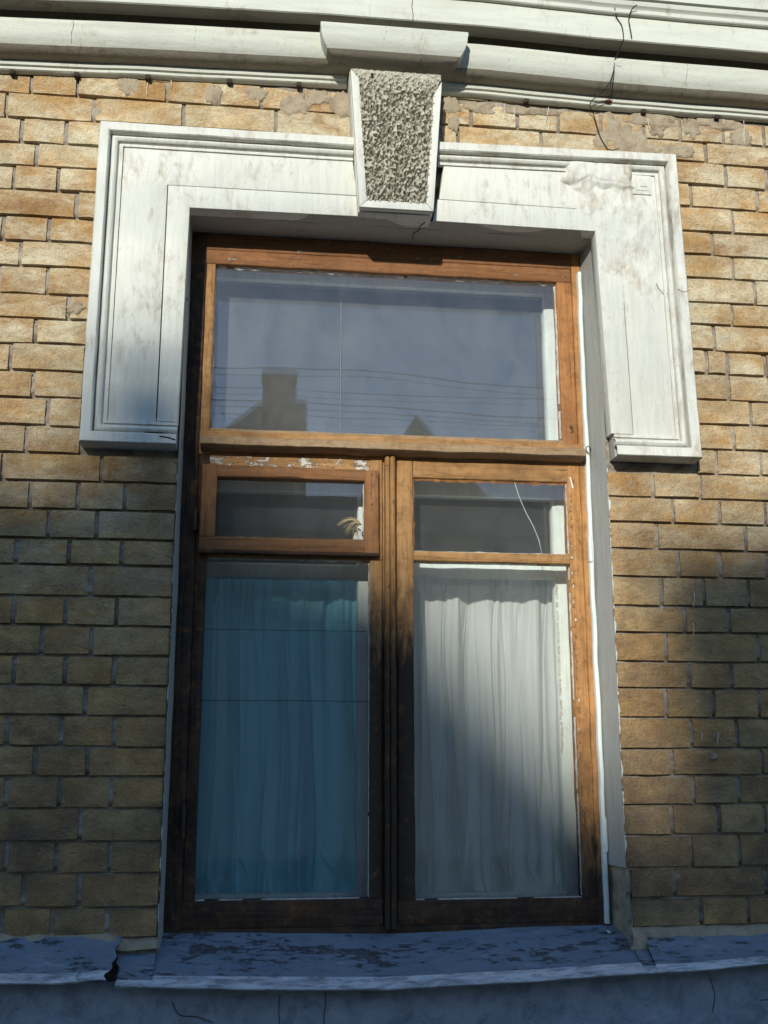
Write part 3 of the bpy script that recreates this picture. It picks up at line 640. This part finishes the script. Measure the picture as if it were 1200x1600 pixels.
def sill_sheet(x0, x1, yb, zb, torn=0, nu=80):
    def f(u, v, v0, v1):
        t = v0 + (v1 - v0) * v; x = x0 + (x1 - x0) * u; xx = x
        if torn and (u > .96 if torn > 0 else u < .04): xx = x + .02 * noise.noise((t * 5, 3, 1)) - .02 * t * torn
        front = fz(x); b = zb(x); yy = yb(x) + (-.105 - yb(x)) * t
        z = b + (front - b) * t + .0020 * noise.noise((x * 5, t * 2, 5)) + .0007 * noise.noise((x * 22, t * 6, 5))
        if torn > 0: z += .012 * max(0, (u - .93) / .07) * t + .003
        if t > .93: yy -= .002; z -= .0
        return (xx, yy + .003 * noise.noise((x * 7, 1, 2)), z)
    a = sheet('metal_sheet', nu, 14, lambda u, v: f(u, v, 0, .80), SILL, sill)
    b = sheet('worn_lip', nu, 4, lambda u, v: f(u, v, .80, 1), LIP, a)
    def lip(u, v):
        p = f(u, 1, .8, 1); return (p[0], p[1] + .010 * v * v, p[2] - .006 * v)
    sheet('drip_edge', nu, 3, lip, LIP, a)
    return a
sill_sheet(-.612, .612, lambda x: .10, lambda x: -.004 - .012 * math.exp(-(x / .3) ** 2), 0, 90)
sill_sheet(-2.6, -.690, lambda x: .0, lambda x: .004, 1, 120)
sill_sheet(.640, 2.6, lambda x: .0, lambda x: -.012, 0, 120)
sill_sheet(-.698, -.606, lambda x: .0, lambda x: -.034, -1, 12)
sill_sheet(.608, .642, lambda x: .0, lambda x: -.036, 0, 8)
# mortar fillet between the bricks and the sill
def fil(x0, x1, z0): return sheet('mortar_fillet', 40, 4, lambda u, v: jit(x0 + (x1 - x0) * u, .008 - .022 * math.sin(v * 1.57), z0 + .016 - .028 * v, .006, 20), PATCH, wall)
fil(-1.4, -.70, .0); fil(-.70, -.60, -.012); fil(.608, 1.4, -.012)
blob('render_lump', .632, -.045, .03, .035, .014, 83, PATCH, wall, -.012); blob('render_lump', .572, -.022, .010, .007, .01, 84, PLASTER, wall, .07)

# ================================================================ window
win = thing('window', (0, .10, 0), 'old brown wooden casement window with flaking varnish, top light, small vent and two lower casements', 'window')
Y = .100
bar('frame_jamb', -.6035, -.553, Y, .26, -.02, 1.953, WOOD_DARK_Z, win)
bar('frame_jamb', .556, .584, Y, .26, -.02, 1.953, WOOD_LOW_Z, win)
bar('frame_head', -.553, .556, Y + .001, .26, 1.901, 1.953, WOOD_SPECK, win)
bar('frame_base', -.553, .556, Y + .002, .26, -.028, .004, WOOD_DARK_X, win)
bar('transom', -.553, .556, Y - .001, .26, 1.272, 1.343, WOOD_X, win)
bar('mullion', -.050, .034, Y + .012, .26, .004, 1.272, WOOD_BARE_SHADE_Z, win)
drip = bar('drip_mould', -.548, .561, .048, Y + .01, 1.2815, 1.322, WOOD_GREY, win, prof=[(0, 1), (0, .55), (.12, .10), (.2, 0), (.62, 0), (.78, .10), (1.0, .8), (1.04, 1)], wob=.003)
bar('bead_strip', .5705, .5825, .084, Y + .004, .0, 1.885, OLDWHITE, win, .004, .0028)
# vertical cover strip with two flutes
bar('cover_strip', -.0245, .0085, Y - .020, Y + .012, -.004, 1.279, WOOD_BARE_SHADE_Z, win, prof=[(0, 1), (0, .4), (.08, .12), (.2, .05), (.36, .12), (.42, .45), (.48, .12), (.62, 0), (.80, .05), (.9, .25), (.93, .55), (1.0, .6), (1, 1)], step=.02)
# top light
top = bar('top_light', -.553, .552, Y + .004, Y + .05, 1.857, 1.903, WOOD_SPECK, win, wob=.002)
bar('stile', -.553, -.5255, Y + .006, Y + .05, 1.343, 1.857, WOOD_Z, top, wob=.002)
bar('stile', .509, .556, Y + .005, Y + .05, 1.343, 1.857, WOOD_SPECK_Z, top, wob=.002)
bar('bottom_rail', -.5255, .509, Y + .006, Y + .05, 1.322, 1.352, WOOD_GREY, top)
def pane(x0, x1, z0, z1, y, par, mat=None): return boxes('pane', [(x0, x1, y, y + .003, z0, z1)], mat or GLASS, par)
pane(-.535, .52, 1.344, 1.868, Y + .022, top, GLASS_TOP)
def putty(x0, x1, z0, z1, y, par, mat=PUTTY, gap=.3, w=.006, sd=1):
    """broken run of putty along one glass edge"""
    hor = (x1 - x0) > (z1 - z0); L = (x1 - x0) if hor else (z1 - z0); n = max(3, int(L / .012)); vs = []; fs = []
    for i in range(n):
        if noise.noise((i * .21, sd * 3.7, 1)) < gap - .55: continue
        a, b = L * i / n, L * (i + 1) / n; k = len(vs)
        for t in (a, b):
            q = w * (.55 + .9 * abs(noise.noise((t * 60, sd, 2)))); h = .004 + .003 * noise.noise((t * 40, sd, 5))
            for s, d in ((0, .002), (0, -h), (q, .0025)):
                vs.append((x0 + t, y + d, z0 + s) if hor else (x0 + s, y + d, z0 + t))
        fs += [(k, k + 3, k + 4, k + 1), (k + 1, k + 4, k + 5, k + 2), (k, k + 1, k + 2), (k + 3, k + 5, k + 4)]
    if vs: return link('putty', mesh('putty', vs, fs), mat, par, False)
def putty_down(x0, x1, zt, y, par, mat=PUTTY, gap=.3, w=.006, sd=1):
    o = putty(x0, x1, zt, zt + .001, y, par, mat, gap, w, sd)
    if o:
        for v in o.data.vertices: v.co.z = 2 * zt - v.co.z
def putty_left(xr, z0, z1, y, par, mat=PUTTY, gap=.3, w=.006, sd=1):
    o = putty(xr, xr + .001, z0, z1, y, par, mat, gap, w, sd)
    if o:
        for v in o.data.vertices: v.co.x = 2 * xr - v.co.x
YG = Y + .0215
putty_down(-.52, .509, 1.8575, YG, top, gap=.1, w=.007, sd=1); putty(-.525, .505, 1.352, 1.353, YG, top, gap=.2, w=.005, sd=2)
putty(-.5255, -.5245, 1.40, 1.80, YG, top, gap=.4, w=.004, sd=3); putty_left(.509, 1.36, 1.85, YG, top, gap=.05, w=.006, sd=4)
# left casement
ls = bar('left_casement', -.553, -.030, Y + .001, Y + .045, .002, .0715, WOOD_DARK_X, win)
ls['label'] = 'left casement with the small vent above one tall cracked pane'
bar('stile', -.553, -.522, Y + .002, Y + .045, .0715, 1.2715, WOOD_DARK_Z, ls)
bar('stile', -.066, -.030, Y + .002, Y + .045, .0715, 1.2715, WOOD_BARE_SHADE_Z, ls)
bar('top_rail', -.522, -.066, Y + .0015, Y + .045, 1.222, 1.2715, WOOD_FLAKY, ls, wob=.002)
bar('middle_rail', -.522, -.066, Y + .003, Y + .045, .977, 1.02, WOOD_X, ls)
for a, b in ((.060, .5848), (.5862, .7775), (.7789, .985)): pane(-.528, -.060, a, b, Y + .014, ls)
tube('pane_joint', [(-.522, Y + .0138, .5855), (-.3, Y + .0138, .5858), (-.064, Y + .0138, .5852)], .0009, CRACK, ls, 4)
tube('pane_joint', [(-.522, Y + .0138, .7782), (-.3, Y + .0138, .7780), (-.075, Y + .0138, .7778)], .0007, CRACK, ls, 4)
putty(-.52, -.066, .0715, .0725, Y + .0135, ls, gap=.15, w=.005, sd=6); putty_left(-.066, .075, .97, Y + .0135, ls, gap=.1, w=.004, sd=7); putty_down(-.52, -.066, .977, Y + .0135, ls, gap=.15, w=.006, sd=8)
# vent (fortochka)
vt = bar('vent_sash', -.543, -.0425, Y - .018, Y + .03, .9865, 1.0325, WOOD_RED, win, wob=.002)
vt['label'] = 'small hinged vent sash above the left casement pane'
bar('stile', -.543, -.500, Y - .0175, Y + .03, 1.0325, 1.2385, WOOD_RED_Z, vt, wob=.002); bar('stile', -.0835, -.0425, Y - .0185, Y + .03, .9885, 1.2345, WOOD_RED_Z, vt, wob=.0015)
bar('top_rail', -.500, -.0835, Y - .017, Y + .03, 1.2045, 1.2375, WOOD_RED, vt, wob=.002)
bar('weather_strip', -.541, -.044, Y - .024, Y - .008, .984, .995, WOOD_DARK_X, vt)
pane(-.508, -.076, 1.026, 1.212, Y + .004, vt); putty(-.499, -.084, 1.0328, 1.0338, Y + .003, vt, gap=.1, w=.004, sd=11); putty_left(-.0838, 1.05, 1.20, Y + .003, vt, gap=.2, w=.003, sd=12)
# right casement
rs = bar('right_casement', .011, .558, Y + .001, Y + .045, .002, .0645, WOOD_DARK_X, win)
rs['label'] = 'right casement with peeling orange-brown stile and one tall pane below a small one'
bar('stile', .011, .0585, Y + .002, Y + .045, .0645, 1.2745, WOOD_BARE_SHADE_Z, rs, wob=.0025); bar('stile', .5165, .556, Y + .002, Y + .045, .0645, 1.2745, WOOD_LOW_Z, rs, wob=.0025)
bar('top_rail', .0585, .5165, Y + .0015, Y + .045, 1.2225, 1.2745, WOOD_X, rs)
bar('muntin', .0585, .5165, Y + .001, Y + .045, .979, 1.007, WOOD_X, rs, wob=.002)
pane(.05, .525, .998, 1.232, Y + .012, rs); pane(.05, .525, .055, .988, Y + .016, rs)
putty_down(.059, .516, 1.2228, Y + .0115, rs, PUTTY_BROWN, -.2, .010, 21); putty(.0586, .0596, 1.01, 1.22, Y + .0115, rs, PUTTY_BROWN, -.2, .007, 22)
putty(.06, .516, 1.0072, 1.0082, Y + .0115, rs, gap=.1, w=.004, sd=23); putty_left(.5164, 1.01, 1.22, Y + .0115, rs, gap=.1, w=.004, sd=24)
putty(.06, .516, .0648, .0658, Y + .0155, rs, gap=.0, w=.005, sd=25); putty_left(.5164, .07, .97, Y + .0155, rs, gap=.25, w=.004, sd=26); putty_down(.06, .516, .9788, Y + .0155, rs, gap=.2, w=.005, sd=27)
tube('glass_crack', [(.361, Y + .0115, 1.219), (.372, Y + .0115, 1.18), (.392, Y + .0115, 1.13), (.413, Y + .0115, 1.09), (.428, Y + .0115, 1.05), (.436, Y + .0115, 1.008)], .0011, m_simple('glass_crack_edge', (.55, .6, .58), None, 60, .3, 0), rs, 4)
prism('paint_flake', [(.523, 1.236), (.527, 1.238), (.534, 1.205), (.531, 1.203)], Y - .001, Y + .003, DRIP, rs, 0)
for k in range(70):                                    # curling edges of old paint along the right stile
    z = .25 + .95 * rnd.random(); w = rnd.uniform(.002, .005); h = rnd.uniform(.004, .014); x = .5185 + rnd.uniform(0, .006)
    prism('paint_flake', [(x, z), (x + w, z + h * .3), (x + w * .6, z + h), (x - w * .3, z + h * .7)], Y - rnd.uniform(.0005, .0025), Y + .004, WOOD_Z if k % 9 else PUTTY, rs, 0)
# inner glazing, painted white
inn = bar('inner_frame', -.56, .565, .222, .262, 1.866, 1.953, OLDWHITE, win)
inn['label'] = 'white painted inner window frame seen behind the outer glass'
YI = .222
bar('stile', -.60, -.535, YI, YI + .04, 0, 1.866, OLDWHITE, inn); bar('stile', .4995, .60, YI + .001, YI + .04, 1.31, 1.866, OLDWHITE, inn, wob=.002)
bar('stile', .5045, .60, YI + .001, YI + .04, 0, 1.20, OLDWHITE, inn, wob=.0025)
bar('rail', -.535, .60, YI + .002, YI + .04, 1.20, 1.31, OLDWHITE, inn); bar('rail', -.535, -.088, YI + .001, YI + .04, .942, .985, OLDWHITE, inn); bar('rail', .045, .5045, YI + .0012, YI + .04, .957, 1.012, OLDWHITE, inn)
bar('stile', -.088, -.02, YI + .0005, YI + .04, 0, 1.20, OLDWHITE, inn); bar('stile', -.018, .045, YI + .0005, YI + .04, 0, 1.20, OLDWHITE, inn)
bar('rail', -.535, -.088, YI + .001, YI + .04, .02, .072, OLDWHITE, inn); bar('rail', .045, .5045, YI + .001, YI + .04, .02, .066, OLDWHITE, inn)
pane(-.54, -.1455, 1.30, 1.87, YI + .018, inn, GLASS_IN); pane(-.1395, .505, 1.30, 1.87, YI + .018, inn, GLASS_IN)
boxes('pane_edge', [(-.1442, -.1408, YI + .0175, YI + .0215, 1.312, 1.864)], m_simple('taped_glass_joint', (.20, .21, .21), None, 50, .7, .2), inn)
pane(-.54, -.08, .98, 1.205, YI + .018, inn); pane(.04, .51, 1.006, 1.205, YI + .018, inn); pane(-.54, -.08, .065, .95, YI + .018, inn); pane(.04, .51, .06, .96, YI + .018, inn)
# curling paint along the inner right stile
vs, fs = [], []
for k in range(60):
    z = .45 + .50 * k / 60 + rnd.uniform(-.006, .006); x = .506 + .004 * noise.noise((z * 40, 1, 1)); w, h = rnd.uniform(.002, .006), rnd.uniform(.006, .018); n = len(vs)
    vs += [(x, YI - .001, z), (x + w, YI - .003, z + h * .3), (x + w * .7, YI - .0035, z + h), (x - .002, YI - .001, z + h * .8)]; fs.append((n, n + 1, n + 2, n + 3))
o = link('paint_flake', mesh('paint_flake', vs, fs), PUTTY, inn, False); tag(o, kind='stuff')
# hardware
for x, z, m_, h in ((.5735, .985, OLDWHITE, .075), (.580, .185, OLDWHITE, .085), (-.556, .23, IRON, .08), (-.556, 1.05, IRON, .06)):
    hg = bar('hinge', x - .0055, x + .0055, .080, .094, z, z + h, m_, win, .005, .0004)
    tube('pin', [(x, .084, z - .004), (x, .084, z + h + .004)], .0032, m_, hg, 8)
tube('hook_eye', [(.5785 + .007 * math.cos(a / 10 * 6.283), .080 + .004 * math.sin(a / 10 * 6.283), 1.318 + .012 * math.sin(a / 10 * 6.283)) for a in range(10)], .0016, IRON, win, 5)
tube('bent_nail', [(.533, Y + .01, 1.392), (.533, Y - .010, 1.393), (.536, Y - .014, 1.386), (.529, Y - .013, 1.381)], .0018, IRON, win, 6)
for x, z in ((-.064, 1.222), (-.063, 1.135), (-.02, 1.25), (-.015, .9), (-.012, .6)): tube('nail_head', [(x, Y - .0205, z), (x, Y - .0195, z)], .0022, IRON, win, 6)

# ================================================================ things between and behind the panes
def sprig(cx, cy, cz, n, ln, sd):
    r = random.Random(sd); vs, fs = [], []
    for k in range(n):
        a = r.uniform(2.3, 4.1); b = r.uniform(-.5, .5); L = ln * r.uniform(.6, 1); w = r.uniform(.0008, .0028); q = len(vs)
        for i in range(6):
            t = i / 5; x = cx + L * t * math.cos(a + .5 * t); z = cz + L * t * math.sin(a + .5 * t) * .6 + .012 * math.sin(3 * t); y = cy + b * .03 * t
            ww = w * math.sin(math.pi * min(.97, t + .06)); vs += [(x, y, z - ww), (x, y - .0012, z + ww)]
        for i in range(5): fs.append((q + 2 * i, q + 2 * i + 2, q + 2 * i + 3, q + 2 * i + 1))
    o = link('dried_sprig', mesh('dried_sprig', vs, fs), STRAW); m = o.modifiers.new('thick', 'SOLIDIFY'); m.thickness = .0006; return o
tag(sprig(-.083, .165, 1.092, 34, .075, 3), 'bunch of dried straw-coloured leaves in the lower right corner of the vent pane', 'dried plant')
tag(sprig(-.165, .170, 1.19, 7, .03, 9), 'tiny dried curled sprig near the top of the vent pane', 'dried plant')
tag(prism('paper_scrap', [(-.113, 1.035), (-.083, 1.035), (-.082, 1.078), (-.102, 1.07)], .168, .170, DRIP, None, 0), 'small white paper scrap beside the dried leaves behind the vent pane', 'paper scrap')

def curtain(name, x0, x1, zt, zb, gather, y0, mat, sd, lean=0):
    def f(u, v):
        z = zt + (zb - zt) * v; x = x0 + (x1 - x0) * u + lean * v * u
        d = zt - z; top_ = math.exp(-abs(z - gather) / .05)
        a = u * 30 + sd
        fold = .011 * math.sin(a * .9 + 1.2 * noise.noise((u * 3, v * 1.1, sd))) + .032 * noise.noise((u * 7.5 + .5 * v, v * .7, sd)) + .022 * noise.noise((u * 15, v * .5, sd + 3))
        fine = .008 * noise.noise((u * 34, v * .9, sd + 8))
        g1 = noise.noise((u * 6.5 + .35 * noise.noise((u * 3, v * 2.0, sd)), v * .55, sd + 20)); g2 = noise.noise((u * 13 + .3 * noise.noise((u * 5, v * 2.6, sd)), v * .8, sd + 31))
        groove = .021 * max(0, 1 - abs(g1) * 6.5) ** 2 + .010 * max(0, 1 - abs(g2) * 6) ** 2          # narrow deep creases between the pleats
        y = y0 + (fold + groove) * min(1, .4 + 2.2 * v) + fine * (.5 + .5 * top_) * max(0, 1 - 1.4 * v)
        if z > gather - .012: y += .0035 * math.sin(u * 120 + 4 * noise.noise((u * 6, 0, sd)))
        y -= .004 * math.exp(-((z - gather) / .006) ** 2)
        # slump and creases at the hem
        k = max(0, (v - .70) / .30)
        cr = abs(noise.noise((u * 4.5 + z * 3.2, z * 5 - u * 2, sd + 5))) ; cr2 = abs(noise.noise((u * 6 - z * 5, z * 7 + u * 3, sd + 6)))
        y += k * (.075 * (cr - .25) + .05 * (cr2 - .25) + .03 * max(0, 1 - cr * 9) ** 2) - .012 * k * k
        z2 = z + (.005 * noise.noise((u * 18, 0, sd)) if v == 0 else 0) + .012 * k * noise.noise((u * 5, 1, sd))
        return (x + .004 * noise.noise((v * 3, u * 5, sd)), y if y > .30 else .27 + .03 * math.exp((y - .30) / .03), z2)
    return sheet(name, 300, 170, f, mat)
tag(curtain('curtain', .040, .548, .972, .030, .935, .338, CLOTH, 2.0, -.02), 'white gathered curtain behind the right casement, its top half in sunlight', 'curtain', 'curtains behind the casements')
tag(curtain('curtain', -.585, -.030, .985, .030, .835, .338, CLOTH_B, 11.0), 'white gathered curtain, tinted blue for shade, behind the left casement', 'curtain', 'curtains behind the casements')
o = tube('curtain_rod', [(-.60, .385, .936), (.60, .384, .934)], .0022, IRON); tag(o, 'thin wire rod that carries the curtains', 'curtain rod')
# the dim room, with an unseen opening added at right to backlight the curtains
tag(boxes('room', [(-2.5, 2.5, .29, .31, 1.96, 2.6), (-2.5, -.605, .29, .31, GZ + .4, 1.96), (.605, 2.5, .29, .31, GZ + .4, 1.96), (-.605, .605, .29, .31, GZ + .4, -.03), (-2.5, 2.5, 4.5, 4.6, GZ + .4, 2.6), (-2.6, -2.5, .29, 4.6, GZ + .4, 2.6), (2.5, 2.6, .29, .9, GZ + .4, 2.6), (2.5, 2.6, 4.2, 4.6, GZ + .4, 2.6), (2.5, 2.6, .9, 4.2, GZ + .4, .0), (2.5, 2.6, .9, 4.2, 2.3, 2.6), (-2.6, 2.6, .29, 4.6, GZ + .3, GZ + .4), (-2.6, 2.6, .29, 4.6, 2.6, 2.7)], ROOM), kind='structure')
tag(boxes('inner_sill', [(-.604, .604, .262, .40, -.03, .022)], OLDWHITE), kind='structure')

# ================================================================ across the street: seen in the glass, and casting the shade
STUCCO = m_simple('old_stucco', (.34, .29, .22), (.26, .22, .17), 2, .9, .3); REDBRICK = m_simple('chimney_brick', (.24, .12, .08), (.17, .09, .06), 8, .9, .3)
ROOF = m_simple('roof_metal', (.13, .12, .115), (.09, .08, .075), 3, .6, .2); DARKGLASS = m_simple('dark_window', (.03, .035, .04), None, 4, .15, 0, .5); TRIM = m_simple('pale_trim', (.5, .48, .43), None, 9, .8, .2)
def solid(name, vs, fs, mat, par): 
    bm = bmesh.new(); V = [bm.verts.new(v) for v in vs]; [bm.faces.new([V[i] for i in f]) for f in fs]; bmesh.ops.recalc_face_normals(bm, faces=bm.faces)
    me = bpy.data.meshes.new(name); bm.to_mesh(me); bm.free(); return link(name, me, mat, par, False)
def front(par, xs, yw, z0, w=.95, h=1.6):
    for x in xs:
        f = boxes('window', [(x - w / 2 - .1, x + w / 2 + .1, yw, yw + .06, z0 - .12, z0), (x - w / 2 - .1, x - w / 2, yw, yw + .05, z0, z0 + h), (x + w / 2, x + w / 2 + .1, yw, yw + .05, z0, z0 + h), (x - w / 2 - .14, x + w / 2 + .14, yw, yw + .08, z0 + h, z0 + h + .16)], TRIM, par)
        boxes('pane', [(x - w / 2, x + w / 2, yw, yw + .012, z0, z0 + h)], DARKGLASS, f)
# A: hipped roof with a chimney on the ridge end
hA = thing('stucco_house', (-9, -17.5, GZ), 'stucco house across the street whose hipped roof and chimney shade the window', 'house')
boxes('wall', [(-14.9, -4.1, -20.0, -15.2, GZ, 5.28)], STUCCO, hA)
solid('roof', [(-15.1, -15.0, 5.30), (-3.925, -15.0, 5.30), (-3.925, -20.0, 5.30), (-15.1, -20.0, 5.30), (-14.0, -16.4, 6.45), (-5.00, -16.4, 6.45), (-5.00, -18.6, 6.45), (-14.0, -18.6, 6.45), (-13.2, -17.5, 6.985), (-5.80, -17.5, 6.985)],
      [(0, 1, 5, 4), (1, 2, 6, 5), (2, 3, 7, 6), (3, 0, 4, 7), (4, 5, 9, 8), (5, 6, 9), (6, 7, 8, 9), (7, 4, 8), (3, 2, 1, 0)], ROOF, hA)
ch = boxes('chimney', [(-6.05, -5.79, -17.7, -17.3, 6.4, 7.18)], REDBRICK, hA); boxes('cap', [(-6.08, -5.76, -17.74, -17.26, 7.18, 7.22)], TRIM, ch)
front(hA, (-13.6, -11.9, -10.2, -8.5, -6.8, -5.1), -15.2, .3); front(hA, (-13.6, -11.9, -10.2, -8.5, -6.8, -5.1), -15.2, 3.1)
# B: narrow house beside it
hB = thing('stucco_house', (-2.6, -16, GZ), 'narrow taller house across the street with its gable edge beside the hipped roof', 'house')
boxes('wall', [(-3.89, -1.35, -20.6, -15.3, GZ, 6.03)], STUCCO, hB)
solid('roof', [(-3.92, -15.2, 6.035), (-1.30, -15.2, 6.035), (-1.30, -18.0, 7.10), (-3.92, -18.0, 7.10), (-1.30, -20.8, 6.035), (-3.92, -20.8, 6.035)], [(0, 1, 2, 3), (3, 2, 4, 5), (0, 3, 5), (1, 4, 2), (0, 5, 4, 1)], ROOF, hB)
front(hB, (-3.1, -2.0), -15.3, .3, .8); front(hB, (-3.1, -2.0), -15.3, 3.3, .8)
# C: long low house with a big chimney and a steep gable, the one mirrored in the panes
hC = thing('stucco_house', (3.5, -17, GZ), 'long lower house across the street with a broad chimney and a pointed turret roof', 'house')
boxes('wall', [(-1.2, 9.5, -20.3, -15.6, GZ, 4.3)], STUCCO, hC)
solid('roof', [(-1.25, -15.3, 4.31), (9.7, -15.3, 4.31), (9.7, -18.0, 5.60), (-1.25, -18.0, 5.55), (9.7, -20.6, 4.31), (-1.25, -20.6, 4.31)], [(0, 1, 2, 3), (3, 2, 4, 5), (0, 3, 5), (1, 4, 2), (0, 5, 4, 1)], ROOF, hC)
ch = boxes('chimney', [(-.26, .40, -18.4, -17.8, 5.0, 8.05)], REDBRICK, hC); boxes('cap', [(-.29, .43, -18.43, -17.77, 8.05, 8.13)], TRIM, ch); boxes('flue', [(.401, .62, -18.3, -17.9, 5.0, 7.55)], REDBRICK, ch)
solid('stepped_wall', [(-1.2, -17.9, 5.2), (-.265, -17.9, 5.2), (-.265, -17.9, 7.5), (-1.2, -17.9, 6.75), (-1.2, -18.2, 5.2), (-.265, -18.2, 5.2), (-.265, -18.2, 7.5), (-1.2, -18.2, 6.75)], [(0, 1, 2, 3), (7, 6, 5, 4), (0, 3, 7, 4), (3, 2, 6, 7), (2, 1, 5, 6), (1, 0, 4, 5)], STUCCO, hC)
solid('turret_roof', [(1.6, -16.9, 5.2), (4.26, -16.9, 5.2), (4.26, -19.3, 5.2), (1.6, -19.3, 5.2), (2.93, -18.0, 7.38)], [(0, 1, 4), (1, 2, 4), (2, 3, 4), (3, 0, 4), (0, 3, 2, 1)], ROOF, hC)
front(hC, (6.3, 8.1), -15.6, .4); front(hC, (6.3, 8.1), -15.6, 2.4, .9, 1.3)
# overhead wires along the street
for (za, zm, zb), r in (((4.90, 4.93, 4.80), .009), ((4.66, 4.65, 4.66), .006), ((4.50, 4.49, 4.43), .009), ((4.33, 4.33, 4.33), .005)):
    o = tube('overhead_wire', spline([(-14, -9, za + .25), (-6, -9, za + .02), (-.9, -9, za), (1.1, -9, zm), (3.0, -9, zb), (8, -9, zb + .02), (15, -9, zb + .3)], 6), r, CABLE, None, 5)
    tag(o, {4.90: 'topmost thick overhead street wire', 4.66: 'thin overhead street wire, second from the top', 4.50: 'thick overhead street wire, third from the top', 4.33: 'lowest and thinnest overhead street wire'}[za] + ' mirrored in the top pane', 'overhead wire', 'overhead wires along the street')
for x in (-14.0, 15.0):
    p = thing('wire_pole', (x, -9, GZ), 'wooden pole at the %s end of the overhead wires' % ('left' if x < 0 else 'right'), 'pole', 'poles carrying the overhead wires')
    tube('post', [(x, -8.9, GZ - .3), (x, -8.9, 5.6)], .11, m_simple('pole_wood', (.17, .13, .09), (.1, .08, .06), 12, .9, .4), p, 10, .8)
    for z in (5.15, 4.9, 4.74, 4.6): boxes('insulator_arm', [(x - .04, x + .04, -9.06, -8.85, z, z + .05)], IRON, p)
